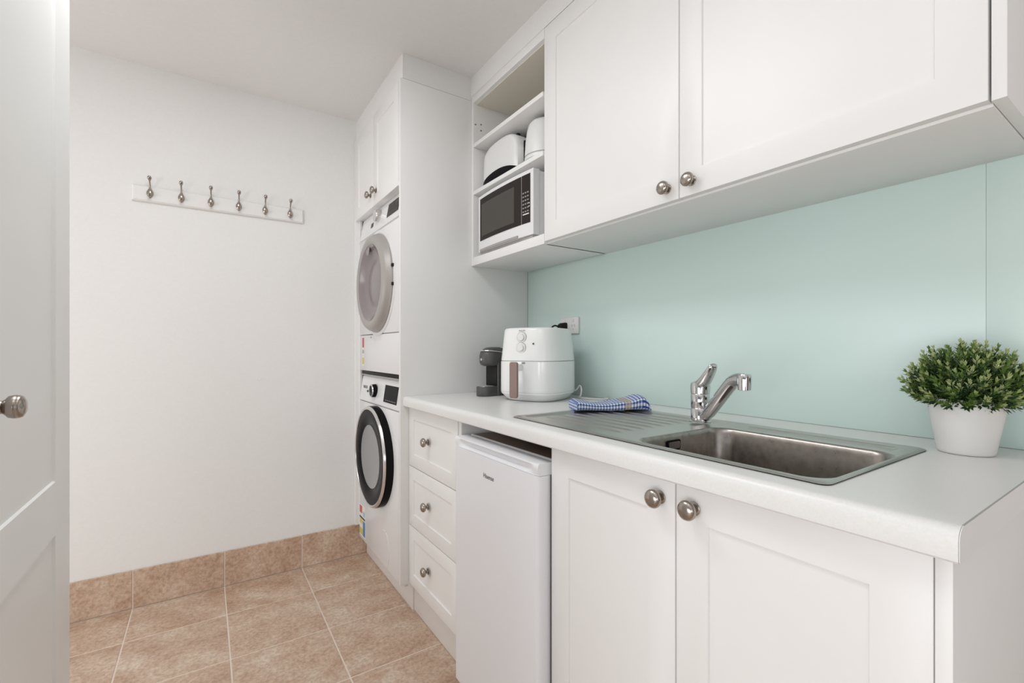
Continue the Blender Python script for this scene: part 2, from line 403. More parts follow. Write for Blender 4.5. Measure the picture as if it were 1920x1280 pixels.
dy = thing('tumble_dryer', 'white tumble dryer with grey round door, stacked on the washing machine', 'dryer', (.98, YC, .964))
obj('stacking_base', box(XM+.012, 1.27, YM0+.004, YM1-.004, .964, .987, .002), M['blackm'], dy)
obj('stacking_trim', box(XM+.006, XM+.03, YM0+.002, YM1-.002, .966, .9715, .001), M['grey'], dy)
obj('lower_panel', box(XM, 1.27, YM0, YM1, .990, 1.1705, .005), M['white'], dy)
obj('cabinet', box(XM, 1.27, YM0, YM1, 1.1725, 1.6585, .005), M['white'], dy)
fa = obj('control_panel', fascia(YM0, YM1, 1.6605, 1.779, XM, .702, 1.27), M['white'], dy)
sl = slanted(XM, 1.6605, .702, 1.779)
obj('display', fpanel(sl, 1.912, 2.062, 1.695, 1.757), M['mwdark'], fa)
kb = nb(); fpanel(sl, 1.93, 1.965, 1.735, 1.747, .0018, kb); fpanel(sl, 1.98, 2.015, 1.735, 1.747, .0018, kb); fpanel(sl, 1.92, 2.05, 1.722, 1.725, .0018, kb)
obj('display_window', kb, M['ink'], fa, smooth=None)
mt = Matrix.Translation((sl(1.735), 2.19, 1.735)) @ Matrix.Rotation(-PI/2, 4, 'Y')
obj('dial', lathe([(0, .030), (.020, .029), (.024, .027), (.026, .0)], 40, mt), M['silver2'], fa)
obj('lettering_mark', fpanel(sl, 2.27, 2.305, 1.70, 1.723), M['ink'], fa)
mt = facing_x(XM, YC-.008, 1.410)
dr = obj('door', lathe([(0, .232), (.010, .232), (.014, .228), (.028, .224), (.040, .214), (.044, .200), (.043, .184), (.037, .176)], 72, mt, cap=False), M['silver'], dy, label='silver grey round door with hollow centre')
obj('dish', lathe([(.040, .178), (.034, .168), (.018, .154), (.008, .132), (.0055, .105), (.009, .098), (.0135, .080), (.016, .05), (.017, 0)], 72, mt, cap=False), M['dish'], dr)
obj('handle_recess', lathe([(.046, .030), (.047, .026), (.043, .023), (.042, 0)], 32, facing_x(XM+.01, YC+.03, 1.410+.165)), M['dish'], dr)
obj('door_surround', lathe([(-.001, .248), (.003, .247), (.005, .240), (.004, .232)], 72, mt, cap=False), M['white'], dy)
for z in (1.463, 1.382): obj('hinge', box(XM-.012, XM-.001, 1.936, 1.953, z-.007, z+.007, .002), M['blackm'], dy)
st = obj('sticker', box(XM-.0006, XM, 2.392, 2.428, 1.013, 1.163, 0), M['paper'], dy, smooth=None, label='red and yellow energy rating sticker')
obj('sticker_print', box(XM-.001, XM-.0004, 2.395, 2.425, 1.108, 1.158, 0), M['red'], st, smooth=None)
obj('sticker_print', box(XM-.001, XM-.0004, 2.395, 2.425, 1.078, 1.096, 0), M['grey'], st, smooth=None)
obj('sticker_print', box(XM-.001, XM-.0004, 2.395, 2.425, 1.022, 1.055, 0), M['yellow'], st, smooth=None)
obj('catch', box(XM-.003, XM, 2.27, 2.285, 1.155, 1.160, .001), M['grey'], dy)

# ------------------------------------------------------------------ splashback
t = thing('glass_splashback', 'pale mint green glass splashback on the wall behind the worktop', 'splashback', (XW, 1.0, ZB))
obj('glass_panel', box(XW, XW+.0045, .2463, YP-.0005, ZB+.0005, ZU-.0005, .0006), M['glass'], t)
obj('glass_panel', box(XW, XW+.0045, YB, .2460, ZB+.0005, ZU-.0005, .0006), M['glass'], t)

# ------------------------------------------------------------------ wall cabinet with two doors
t = thing('wall_cabinet', 'long white wall cabinet with two panelled doors above the splashback', 'cabinet', (1.15, .73, ZU))
c0 = XU+.0185
obj('bottom_board', box(c0, XW, .182, 1.2945, ZU-.0045, ZU+.0135, .0008), M['cab'], t)
obj('top_board', box(c0, XW, .182, 1.2945, 2.214, 2.232, .0008), M['cab'], t)
obj('back_board', box(XW-.012, XW, .182, 1.2945, ZU+.0135, 2.214, 0), M['cabin'], t)
obj('side_panel', box(c0, XW-.012, 1.2765, 1.2945, ZU+.0135, 2.214, .0008), M['cab'], t)
obj('end_panel', box(XU, XW+.006, .1641, .1812, ZU-.002, 2.232, .001), M['cab'], t)
d = obj('door', panel_front(XU, .1845, .7338, ZU+.001, 2.226), M['cab'], t); knob(d, XU, .6985, 1.5115)
d = obj('door', panel_front(XU, .7368, 1.2895, ZU+.001, 2.226), M['cab'], t); knob(d, XU, .7705, 1.5115)

t = thing('shelf_unit', 'open white wall shelf unit between the tall cabinet and the wall cabinet', 'shelf', (1.15, 1.563, 1.472))
xs0 = XU+.004
sp = obj('side_panel', box(xs0, XW, YP-.018, YP-.0005, 1.472, 2.232), M['cab'], t)
for y_, z_ in ((xs0+.012, 2.105), (xs0+.040, 2.112), (xs0+.040, 2.085)):
    obj('pin_hole', lathe([(0, .0035), (.0008, .003), (.0006, 0)], 12, Matrix.Translation((y_, YP-.0182, z_)) @ Matrix.Rotation(PI/2, 4, 'X')), M['hole'], sp)
obj('side_panel', box(c0+.002, XW, 1.2947, 1.306, 1.472, 2.232), M['cab'], t)
obj('back_panel', box(XW-.010, XW, 1.306, YP-.018, 1.49, 2.20, 0), M['cabin'], t)
obj('shelf', box(xs0, XW-.010, 1.2955, YP-.018, 1.472, 1.508), M['cab'], t)
obj('shelf', box(xs0+.002, XW-.010, 1.306, YP-.018, 1.788, 1.805), M['cab'], t)
obj('shelf', box(xs0+.002, XW-.010, 1.306, YP-.018, 1.999, 2.016), M['cab'], t)
obj('top_panel', box(xs0, XW-.010, 1.2955, YP-.018, 2.1975, 2.232), M['cab'], t)
obj('top_lining', box(xs0+.016, XW-.010, 1.306, YP-.018, 2.194, 2.1974, 0), M['cabin'], t, smooth=None)

# ------------------------------------------------------------------ microwave, toaster, kettle
t = thing('microwave', 'white microwave with black glass door on the bottom shelf of the open unit', 'microwave', (1.14, 1.572, 1.5085))
mx = 1.0; y0, y1, z0, z1 = 1.369, 1.776, 1.523, 1.766
obj('casing', box(mx+.03, XW-.03, y0+.002, y1-.002, z0, z1-.003, .003), M['white'], t)
def bowed(ya, yb, za, zb, out, th, n=14, bm=None):
    """piece of the bowed front between ya and yb, standing out by 'out' from the frame surface"""
    rings = []
    for k in range(n+1):
        y = ya+(yb-ya)*k/n; g = (y-y0)/(y1-y0); xb = mx+.004-.010*(1-(2*g-1)**2)
        rings.append([(xb-out, y, za), (xb-out, y, zb), (xb+th, y, zb), (xb+th, y, za)])
    return loft(rings, True, bm)
obj('front_frame', bowed(y0, y1, z0, z1, 0, .028), M['white'], t)
dr = obj('door', bowed(1.439, 1.758, 1.570, 1.752, .0015, .004), M['mwdark'], t)
obj('window', bowed(1.482, 1.742, 1.588, 1.726, .0022, .003), M['mwglass'], dr)
cp = obj('control_panel', bowed(1.386, 1.4355, 1.570, 1.752, .0015, .004), M['mwdark'], t)
kb = nb()
for r_ in range(6):
    for c_ in range(3): bowed(1.394+c_*.0135, 1.402+c_*.0135, 1.612+r_*.014, 1.617+r_*.014, .0022, .002, 1, kb)
obj('keypad', kb, M['inkg'], cp, smooth=None)
for q in ((1.392, 1.428, 1.602, 1.606), (1.3885, 1.3925, 1.628, 1.632), (1.3885, 1.3925, 1.640, 1.644)): obj('pale_key', bowed(*q, .0022, .002, 2), M['paper'], cp, smooth=None)
obj('door_release', bowed(y0+.09, y1-.02, 1.5235, 1.533, .004, .01), M['silver'], t)
obj('base_tray', box(mx+.008, XW-.04, y0+.01, y1-.01, 1.513, 1.523, .001), M['grey'], t)
for x_ in (mx+.03, XW-.07):
    for y_ in (y0+.035, y1-.035): obj('foot', lathe([(0, .012), (.006, .012)], 16, Matrix.Translation((x_, y_, 1.5083))), M['blackm'], t)

TX = 1.094
t = thing('toaster', 'white two-slice toaster with black base on the middle shelf', 'toaster', (TX, 1.648, 1.8053))
def toaster_body():
    rings = []; y0, y1 = 1.514, 1.782; n = 24
    for k in range(n+1):
        f = k/n; a = (f-.5)*2
        y = (y0+y1)/2+a*(y1-y0)/2
        e = max(0, 1-abs(a)**7)**.5
        top = 1.838+(.146)*(e*.30+.70*(1-.26*abs(a)**2.4))
        bot = 1.822+.026*(1-a*a)
        x0_, x1_ = TX-.070*(.84+.16*e), TX+.070*(.84+.16*e); r = .018
        sec = []
        for (px, pz, aa) in ((x1_-r, top-r, 0), (x0_+r, top-r, PI/2)):
            for q in range(6): sec.append((px+r*math.cos(aa+q*PI/10), y, pz+r*math.sin(aa+q*PI/10)))
        sec += [(x0_-.003, y, bot), (x1_+.003, y, bot)]
        rings.append(sec)
    return loft(rings)
obj('body', toaster_body(), M['whitep'], t, smooth=50)
def toaster_base():
    rings = []; y0, y1 = 1.508, 1.788; n = 20
    for k in range(n+1):
        a = (k/n-.5)*2; y = (y0+y1)/2+a*(y1-y0)/2; w_ = .078*(1-.25*abs(a)**6); h_ = 1.824+.026*(1-a*a)
        rings.append([(TX-w_+.006, y, 1.8058), (TX-w_, y, 1.814), (TX-w_-.001, y, h_), (TX+w_+.001, y, h_), (TX+w_, y, 1.814), (TX+w_-.006, y, 1.8058)])
    return loft(rings)
obj('base', toaster_base(), M['black'], t)
for x_ in (TX-.029, TX+.016): obj('slot', box(x_, x_+.013, 1.56, 1.74, 1.955, 1.9845, .001), M['blackm'], t)
obj('lever', box(TX-.015, TX+.015, 1.500, 1.513, 1.90, 1.912, .003), M['black'], t)
obj('end_cap', box(TX-.033, TX+.033, 1.506, 1.515, 1.853, 1.935, .004), M['black'], t)

t = thing('kettle', 'white electric kettle beside the toaster, half hidden by the cabinet door', 'kettle', (1.10, 1.423, 1.8053))
mt = Matrix.Translation((1.10, 1.423, 0))
obj('body', lathe([(1.822, .078), (1.824, .0805), (1.86, .079), (1.90, .0765), (1.94, .071), (1.962, .065), (1.974, .056), (1.979, .040)], 48, mt), M['whitep'], t, smooth=50)
obj('base', lathe([(1.8055, .082), (1.812, .084), (1.816, .083), (1.819, .076)], 48, mt), M['whitep'], t)
obj('lid', lathe([(1.979, .042), (1.983, .040), (1.987, .028), (1.990, .0)], 32, mt), M['blackm'], t)
obj('handle', tube(smoothpath([(1.155, 1.378, 1.965), (1.18, 1.358, 1.965), (1.195, 1.348, 1.93), (1.19, 1.351, 1.87), (1.16, 1.375, 1.85)]), .010), M['blackm'], t)
obj('band', lathe([(1.836, .0808), (1.838, .0812), (1.840, .0808)], 48, mt, cap=False), M['grey'], t)

# ------------------------------------------------------------------ drawer cabinet
t = thing('drawer_cabinet', 'white cabinet of three drawers between the laundry cabinet and the bar fridge', 'cabinet', (1.0, 1.59, 0))
obj('side_panel', box(XD+.002, XW, 1.3625, 1.3835, .126, .864), M['cab'], t)
obj('side_panel', box(XD+.02, XW, YP-.018, YP-.001, .126, .864), M['cab'], t)
obj('back_panel', box(XW-.012, XW, 1.3835, YP-.018, .126, .864), M['cabin'], t)
obj('kickboard', box(XK, XK+.016, 1.37, YP2-.001, .0015, .125), M['kick'], t)
for a, c_ in ((.6225, .864), (.3785, .6195), (.134, .3755)):
    d = obj('drawer', panel_front(XD, 1.3855, YP-.0025, a, c_, .050), M['cab'], t); knob(d, XD, 1.632, (a+c_)/2+.004)

# ------------------------------------------------------------------ bar fridge
t = thing('bar_fridge', 'small white bar fridge under the worktop beside the drawers', 'fridge', (.97, 1.12, 0))
fy0, fy1, fx = .893, 1.338, .668
def vslab(x0, x1, y0, y1, z0, z1, r=.012):  # slab with rounded vertical corners at the front
    pts = rrect(x0, x1, y0, y1, r, 5)
    return loft([[(a, b_, z0) for a, b_ in pts], [(a, b_, z1) for a, b_ in pts]])
dr = obj('door', vslab(fx, fx+.045, fy0, fy1, .05, .790, .011), M['fridge'], t)
# top cap of the door with a scooped finger recess
def cap_fridge():
    bm = nb(); n = 24; rings = []
    for k in range(n+1):
        f = k/n; y = fy0+.001+(fy1-fy0-.002)*f
        s = max(0, min(1, (min(f, 1-f)-.02)/.14)); s = s*s*(3-2*s)
        sc_ = .014*s
        rings.append([(fx+.003-(0 if 0 < k < n else -.004), y, .7906), (fx+.001+sc_, y, .799), (fx+.001+sc_*.9, y, .809), (fx+.002, y, .817), (fx+.006, y, .8205), (fx+.045, y, .8205), (fx+.045, y, .7906)])
    return loft(rings)
obj('handle_recess', cap_fridge(), M['fridge'], dr, smooth=60)
obj('gasket_or_shade', box(fx+.046, fx+.054, fy0+.006, fy1-.006, .06, .815, .001), M['grey'], dr)
obj('cabinet', box(fx+.055, 1.22, fy0+.003, fy1-.003, .02, .8095, .003), M['fridge'], t)
obj('top_panel', box(fx+.058, 1.22, fy0+.001, fy1-.001, .810, .822, .003), M['fridge'], t)
obj('top_surface', box(fx+.062, 1.215, fy0+.012, fy1-.012, .8221, .8226, 0), M['dark'], t)
obj('lettering', text_bm('Hisense', .0185, on_front(fx-.0003, 1.126, .7365)), M['ink'], dr, smooth=None)
for x_ in (.72, 1.18):
    for y_ in (fy0+.04, fy1-.04): obj('foot', lathe([(.0005, .015), (.021, .015)], 16, Matrix.Translation((x_, y_, 0))), M['blackm'], t)

# ------------------------------------------------------------------ sink cabinet
t = thing('sink_cabinet', 'white base cabinet with two panelled doors under the sink', 'cabinet', (1.0, .52, 0))
obj('side_panel', box(XD+.001, XW, .868, .8855, .10, .864), M['cab'], t)
obj('end_panel', box(XD, XW, .1584, .1745, .0015, .864), M['cab'], t)
obj('back_panel', box(XW-.012, XW, .1745, .868, .10, .864, 0), M['cabin'], t)
obj('bottom_board', box(XD+.02, XW-.012, .1745, .868, .10, .118), M['cabin'], t)
obj('front_rail', box(XD+.02, XD+.036, .1745, .868, .80, .864), M['cab'], t)
obj('kickboard', box(XK+.02, XK+.036, .1745, .8855, .0015, .099), M['kick'], t)
d = obj('door', panel_front(XD, .1756, .5262, .105, .862), M['cab'], t); knob(d, XD, .4905, .824)
d = obj('door', panel_front(XD, .5292, .8835, .105, .862), M['cab'], t); knob(d, XD, .5620, .825)

# ------------------------------------------------------------------ worktop with a bullnose front and a cut-out for the bowl
SX0, SX1, SY0, SY1 = .729, 1.157, .295, 1.102
def bench():
    bm = nb(); prof = []
    x1 = XW; r = .014
    # profile in X-Z, front bullnose
    prof = [(x1, .865), (XB+.0035, .865), (XB+.0005, .868), (XB, .874)]
    for k in range(7):
        a = PI-k*PI/12
        prof.append((XB+.016+.016*math.cos(a), ZB-.0+(-.016)+.016*math.sin(a)))
    y0, y1 = YB, YP-.0005
    # front strip (X < SX0+.01) full length, back strip, and two end blocks leave a hole under the sink
    xh0, xh1, yh0, yh1 = SX0+.012, SX1-.012, SY0+.012, SY1-.012
    front = prof[1:]+[(xh0, ZB), (xh0, .865)]
    loft([[(x, y0, z) for x, z in front], [(x, y1, z) for x, z in front]], True, bm)
    box(xh0, xh1, y0, yh0, .865, ZB, 0, bm); box(xh0, xh1, yh1, y1, .865, ZB, 0, bm); box(xh1, x1, y0, y1, .865, ZB, 0, bm)
    bmesh.ops.remove_doubles(bm, verts=bm.verts, dist=1e-5)
    return bm
wt = thing('worktop', 'long white laminate worktop with rounded front edge', 'worktop', (1.0, 1.0, .865))
obj('slab', bench(), M['bench'], wt, smooth=40)
# end edging strip: follows the profile, with a thin dark seam
ep = [(XW, .8655), (XB+.0035, .8655), (XB+.0005, .868), (XB, .874)]+[(XB+.016+.016*math.cos(PI-k*PI/12), ZB-.016+.016*math.sin(PI-k*PI/12)) for k in range(7)]+[(XW, ZB)]
obj('end_strip', loft([[(x, YB-.0012, z) for x, z in ep], [(x, YB-.0004, z) for x, z in ep]]), M['cab'], wt, smooth=None)
obj('edge_seam', box(XB+.016, XW, YB-.0013, YB+.0005, ZB-.0004, ZB+.0003, 0), M['grey'], wt, smooth=None)

# ------------------------------------------------------------------ sink
t = thing('kitchen_sink', 'stainless steel sink with one bowl and ribbed drainer set in the worktop', 'sink', (.94, .70, ZB))
zt = ZB+.0042
BX0, BX1, BY0, BY1 = .743, 1.047, .303, .668
DX0, DX1, DY0, DY1 = .752, 1.128, .700, 1.080
LX0, LX1, LY0, LY1 = 1.066, 1.130, .325, .640
def sink_deck():
    bm = nb()
    outer = rrect(SX0+.006, SX1-.006, SY0+.006, SY1-.006, .012, 5)
    rim = rrect(SX0, SX1, SY0, SY1, .016, 5)
    bowl = rrect(BX0, BX1, BY0, BY1, .040, 10)
    es = []
    def loop(pts, z):
        vs = [bm.verts.new((x, y, z)) for x, y in pts]
        return vs, [bm.edges.new((vs[i], vs[(i+1) % len(vs)])) for i in range(len(vs))]
    vo, eo = loop(outer, zt); vb, eb = loop(bowl, zt)
    vd, ed = loop([(DX0, DY0), (DX1, DY0), (DX1, DY1), (DX0, DY1)], zt)
    vl, el = loop([(LX0, LY0), (LX1, LY0), (LX1, LY1), (LX0, LY1)], zt)
    bmesh.ops.triangle_fill(bm, use_beauty=True, use_dissolve=False, edges=eo+eb+ed+el)
    vr, er = loop(rim, ZB+.0018)
    for i in range(len(vo)):
        j = (i+1) % len(vo); bm.faces.new((vo[i], vo[j], vr[j], vr[i]))
    # remove faces wrongly filling holes
    def inside(f, x0, x1, y0, y1):
        c_ = f.calc_center_median(); return x0 < c_.x < x1 and y0 < c_.y < y1 and all(x0-1e-5 <= v.co.x <= x1+1e-5 and y0-1e-5 <= v.co.y <= y1+1e-5 for v in f.verts)
    kill = [f for f in bm.faces if inside(f, DX0, DX1, DY0, DY1) or inside(f, LX0, LX1, LY0, LY1)]
    for f in bm.faces:
        if f not in kill and inside(f, BX0, BX1, BY0, BY1) and all(v in vb for v in f.verts): 
            # corner slivers outside the rounded outline are kept
            c_ = f.calc_center_median(); dx = max(BX0+.04-c_.x, c_.x-BX1+.04, 0); dy = max(BY0+.04-c_.y, c_.y-BY1+.04, 0)
            if math.hypot(dx, dy) < .04 or dx == 0 or dy == 0: kill.append(f)
    bmesh.ops.delete(bm, geom=list(set(kill)), context='FACES_ONLY')
    return bm
obj('deck', sink_deck(), M['steel'], t, smooth=25)
obj('gasket_or_shade', loft([[(x, y, z) for x, y in rrect(SX0+.001, SX1-.001, SY0+.001, SY1-.001, .015, 5)] for z in (ZB+.0001, ZB+.0017)], False), M['blackm'], t)  # black ring added to draw the shadow line under the sink rim
bl = []
for ins, dz, r in ((0, 0, .040), (.0015, -.0008, .040), (.004, -.004, .040), (.006, -.012, .044), (.010, -.10, .042), (.014, -.135, .042), (.026, -.150, .045), (.045, -.155, .045)):
    bl.append([(x, y, zt+dz) for x, y in rrect(BX0+ins, BX1-ins, BY0+ins, BY1-ins, r, 10)])
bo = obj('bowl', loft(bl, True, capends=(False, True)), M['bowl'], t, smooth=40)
obj('waste_outlet', lathe([(0, .045), (.003, .043), (.001, .032), (-.001, .0)], 36, Matrix.Translation((.90, .49, zt-.155))), M['chrome'], bo)
# overflow plate on the far wall of the bowl (faces -Y)
oy = BY1-.0072
ov = [(x, z) for x, z in rrect(.849, .896, zt-.036, zt-.013, .006, 5)]
obj('overflow_cover', loft([[(x, oy+.004, z) for x, z in ov], [(x, oy-.002, z) for x, z in ov]]), M['black'], bo)
ov = [(x, z) for x, z in rrect(.853, .892, zt-.0325, zt-.0165, .004, 5)]
obj('overflow_plate', loft([[(x, oy, z) for x, z in ov], [(x, oy-.004, z) for x, z in ov]]), M['steel'], bo)
def grid(x0, x1, y0, y1, nx, ny, zf):
    bm = nb(); V = [[bm.verts.new((x0+(x1-x0)*i/nx, y0+(y1-y0)*j/ny, zf(x0+(x1-x0)*i/nx, y0+(y1-y0)*j/ny))) for j in range(ny+1)] for i in range(nx+1)]
    for i in range(nx):
        for j in range(ny): bm.faces.new((V[i][j], V[i+1][j], V[i+1][j+1], V[i][j+1]))
    return bm
def sst(a, b_, x):
    k = max(0, min(1, (x-a)/(b_-a))); return k*k*(3-2*k)
def dz(x, y):
    e = min(x-DX0, DX1-x, y-DY0, DY1-y)
    s = sst(0, .014, e); z = zt-.0050*s
    yy = sst(.745, .775, y)*(1-sst(1.035, 1.060, y))
    ph = (x-.792)/(1.100-.792)*8
    if 0 <= ph <= 8: z += .0030*yy*max(0, math.cos(2*PI*(ph-.5)))**5
    return z
obj('drainer', grid(DX0, DX1, DY0, DY1, 190, 60, dz), M['steel'], t, smooth=60)
obj('back_ledge', grid(LX0, LX1, LY0, LY1, 26, 60, lambda x, y: zt-.005*sst(0, .012, min(x-LX0, LX1-x, y-LY0, LY1-y))), M['steel'], t, smooth=60)

# ------------------------------------------------------------------ tap
TXc, TYc = 1.078, .733
t = thing('mixer_tap', 'chrome mixer tap with angled spout behind the sink bowl', 'tap', (TXc, TYc, zt))
mt = Matrix.Translation((TXc, TYc, zt))
obj('body', lathe([(0, .027), (.003, .027), (.005, .0235), (.035, .0235), (.0365, .0225), (.038, .0235), (.072, .0235), (.0735, .0225), (.075, .024), (.094, .0245), (.102, .0225), (.106, .015), (.1075, .0)], 40, mt), M['chrome'], t)
dv = Vector((-.42, -.907, 0)).normalized()
c0v = Vector((TXc, TYc, zt))
def flat_lever():
    rings = []; side = Vector((-dv.y, dv.x, 0))
    for s, w_, h_, up in ((-.012, .019, .014, .090), (.012, .019, .013, .101), (.030, .017, .0105, .116), (.046, .0145, .0085, .133), (.056, .012, .007, .145), (.060, .009, .004, .150)):
        c_ = c0v+dv*s+Vector((0, 0, up))
        rings.append([c_+side*w_*math.cos(a)+Vector((0, 0, 1))*h_*math.sin(a)-dv*h_*.6*math.sin(a) for a in [2*PI*k/16 for k in range(16)]])
    return loft(rings)
obj('lever', flat_lever(), M['chrome'], t, smooth=60)
sp_ = smoothpath([c0v+dv*.012+Vector((0, 0, .012)), c0v+dv*.045+Vector((0, 0, .035)), c0v+dv*.125+Vector((0, 0, .105)), c0v+dv*.150+Vector((0, 0, .119)), c0v+dv*.172+Vector((0, 0, .120))], 8)
obj('spout', tube(sp_, [.0142+(.0015 if i > 6 else 0) for i in range(len(sp_))], 20), M['chrome'], t, smooth=60)
mt = Matrix.Translation(c0v+dv*.178+Vector((0, 0, .098)))
obj('aerator', lathe([(0, .012), (.001, .0135), (.022, .0145), (.032, .0145), (.036, .012), (.0365, 0)], 28, mt), M['chrome'], t)

# ------------------------------------------------------------------ tea towel
A = Vector((.936, 1.052, zt+.001)); dl = Vector((.906, -.423, 0)); dn = Vector((.423, .906, 0)); Lt = .232; Wt = .095
def towel():
    bm = nb(); uvl = bm.loops.layers.uv.new('UVMap'); nL, nC = 60, 40; rows = []
    def hh(f): return .032-.012*math.sin(PI*min(1, f/.75))**1.5+.012*math.exp(-((f-.88)/.10)**2)
    for i in range(nL+1):
        f = i/nL; h = hh(f); row = []
        endr = 1.0
        if f < .03: endr = .8+.2*math.sqrt(1-(1-f/.03)**2)
        if f > .90: endr = max(.15, math.sqrt(max(0, 1-((f-.90)/.10)**2)))
        off = .006*math.sin(f*5)-.006*f
        for k in range(nC):
            a = 2*PI*k/nC; ca, sa = math.cos(a), math.sin(a); p = .42
            u_ = (abs(ca)**p)*(1 if ca > 0 else -1); v_ = (abs(sa)**p)*(1 if sa > 0 else -1)
            hx = h*endr
            pt = A+dl*(f*Lt)+dn*(Wt*.5+off+u_*Wt*.5)+Vector((0, 0, max(0, hx*.5+v_*hx*.5*(1+.12*math.sin(u_*3+f*9)))))
            row.append(bm.verts.new(pt))
        rows.append(row)
    s = [0]
    for k in range(nC): s.append(s[-1]+(rows[20][(k+1) % nC].co-rows[20][k].co).length)
    for i in range(nL):
        for k in range(nC):
            j = (k+1) % nC; f = bm.faces.new((rows[i][k], rows[i][j], rows[i+1][j], rows[i+1][k]))
            for lp, (a, b_) in zip(f.loops, ((i, k), (i, k+1), (i+1, k+1), (i+1, k))): lp[uvl].uv = (a/nL*Lt, s[b_])
    for r_ in (rows[0], rows[-1]):
        f = bm.faces.new(r_)
        for lp in f.loops: lp[uvl].uv = ((lp.vert.co-A).dot(dn), lp.vert.co.z)
    return bm
tw = obj('tea_towel', towel(), M['towel'], smooth=60, origin=A); tag(tw, 'folded blue and white checked tea towel lying on the sink drainer', 'towel')

# ------------------------------------------------------------------ air fryer (front faces local -Y)
t = thing('air_fryer', 'white air fryer with rose-brown handle on the worktop near the corner', 'air fryer', (1.088, 1.452, ZB), math.radians(-66))
fryer_thing = t
def sq(hw, hd, z, p=.55, n=64, cy=0):
    pts = []
    for k in range(n):
        a = 2*PI*k/n; ca, sa = math.cos(a), math.sin(a)
        pts.append((hw*abs(ca)**p*(1 if ca > 0 else -1), cy+hd*abs(sa)**p*(1 if sa > 0 else -1), z))
    return pts
P_ = .62
obj('foot_ring', loft([sq(.098, .105, .0005, P_), sq(.106, .113, .006, P_), sq(.118, .126, .020, P_), sq(.1245, .1325, .026, P_)]), M['fryer'], t, local=True, smooth=50)
obj('lower_housing', loft([sq(.1245, .1325, .0262, P_), sq(.127, .135, .034, P_), sq(.1265, .1345, .1480, P_), sq(.124, .132, .1495, P_)]), M['fryer'], t, local=True, smooth=50)
obj('upper_housing', loft([sq(.1235, .1315, .1505, P_), sq(.1255, .1335, .152, P_), sq(.119, .127, .215, P_), sq(.114, .1215, .266, P_), sq(.111, .118, .272, P_), sq(.10, .11, .2745, P_)]), M['fryer'], t, local=True, smooth=50)
obj('basket_seam', loft([sq(.1262, .1342, .0335, P_), sq(.1274, .1354, .0345, P_), sq(.1262, .1342, .0355, P_)], False), M['inkg'], t, local=True)
for z in (.238, .199):
    R = Matrix.Translation((0, -.1235-(.238-z)*.10, z)) @ Matrix.Rotation(PI/2, 4, 'X')
    dl_ = obj('dial', lathe([(-.004, .0200), (.002, .0200), (.0035, .019), (.0035, .013), (.008, .0125), (.0095, .011), (.0095, 0)], 36, R), M['whitep'], t, local=True)
    obj('dial_ring', lathe([(.0015, .0206), (.0025, .0204), (.0030, .0196)], 36, R, cap=False), M['inkg'], dl_, local=True)
obj('indicator_light', lathe([(0, .0035), (.0015, .003), (.0015, 0)], 12, Matrix.Translation((.050, -.1262, .214)) @ Matrix.Rotation(PI/2, 4, 'X')), M['ink'], t, local=True)
hb = nb()
box(-.011, .011, -.178, -.132, .115, .140, .006, hb, 3); box(-.014, .014, -.178, -.166, .020, .146, .005, hb, 3)
hd = obj('handle', hb, M['fryer'], t, local=True)
hp = rrect(-.0165, .0165, .018, .148, .008, 5)
obj('handle_front', loft([[(x, -.1765, z) for x, z in hp], [(x, -.183, z) for x, z in hp], [(x*.94, -.1845, .083+(z-.083)*.985) for x, z in hp]]), M['rose'], hd, local=True)
obj('lettering', text_bm('PHILIPS', .0085, Matrix.Translation((0, -.1222, .262)) @ Matrix.Rotation(PI/2, 4, 'X')), M['inkg'], t, local=True, smooth=None)
obj('release_button', box(.006, .020, -.1375, -.131, .141, .147, .002), M['inkg'], t, local=True)

# ------------------------------------------------------------------ coffee machine (front faces local -Y)
t = thing('coffee_machine', 'small dark grey capsule coffee machine in the corner beside the air fryer', 'coffee machine', (1.035, 1.672, ZB), math.radians(-80))
def capsule(hw, y0, y1, z, n=24):  # outline with round front
    pts = []
    for k in range(n+1):
        a = PI+PI*k/n; pts.append((hw*math.cos(a), y0+hw+hw*math.sin(a), z))
    pts += [(hw, y1, z), (-hw, y1, z)]
    return pts
obj('drip_tray', loft([capsule(.033, -.103, -.03, .001), capsule(.034, -.104, -.03, .003), capsule(.034, -.104, -.03, .037), capsule(.032, -.102, -.03, .040)]), M['anth'], t, local=True)
gr_ = nb()
for k in range(7): box(-.025, .025, -.094+k*.0085, -.090+k*.0085, .0395, .042, .0006, gr_)
obj('tray_grid', gr_, M['chrome'], t, local=True)
rc = lambda y0, y1, hw, z: [(x, y, z) for x, y in rrect(-hw, hw, y0, y1, .008, 5)]
obj('column', loft([rc(-.030, -.002, .038, .001), rc(-.030, -.002, .038, .150)]), M['anth'], t, local=True)
obj('cup_niche', box(-.033, .033, -.034, -.0305, .042, .130, .001), M['blackm'], t, local=True)
obj('head', loft([capsule(.026, -.068, -.002, .124), capsule(.034, -.080, -.002, .129), capsule(.038, -.086, -.002, .140), capsule(.038, -.087, -.002, .165), capsule(.037, -.082, -.002, .182), capsule(.033, -.070, -.002, .194), capsule(.024, -.055, -.002, .201), capsule(.012, -.03, -.002, .203)]), M['anth'], t, local=True, smooth=60)
obj('body', loft([[(x, y, z) for x, y in rrect(-.037, .037, -.001, .165, .016, 5)] for z in (.001, .190)]+[[(x, y, .199) for x, y in rrect(-.031, .031, .006, .158, .013, 5)]]), M['blackm'], t, local=True)
obj('silver_band', tube(smoothpath([(-.0375, .04, .172), (-.0385, -.01, .182), (-.036, -.060, .187), (-.022, -.078, .188), (0, -.084, .188), (.022, -.078, .188), (.036, -.060, .187), (.0385, -.01, .182), (.0375, .04, .172)]), .0021, 8), M['silver2'], t, local=True)
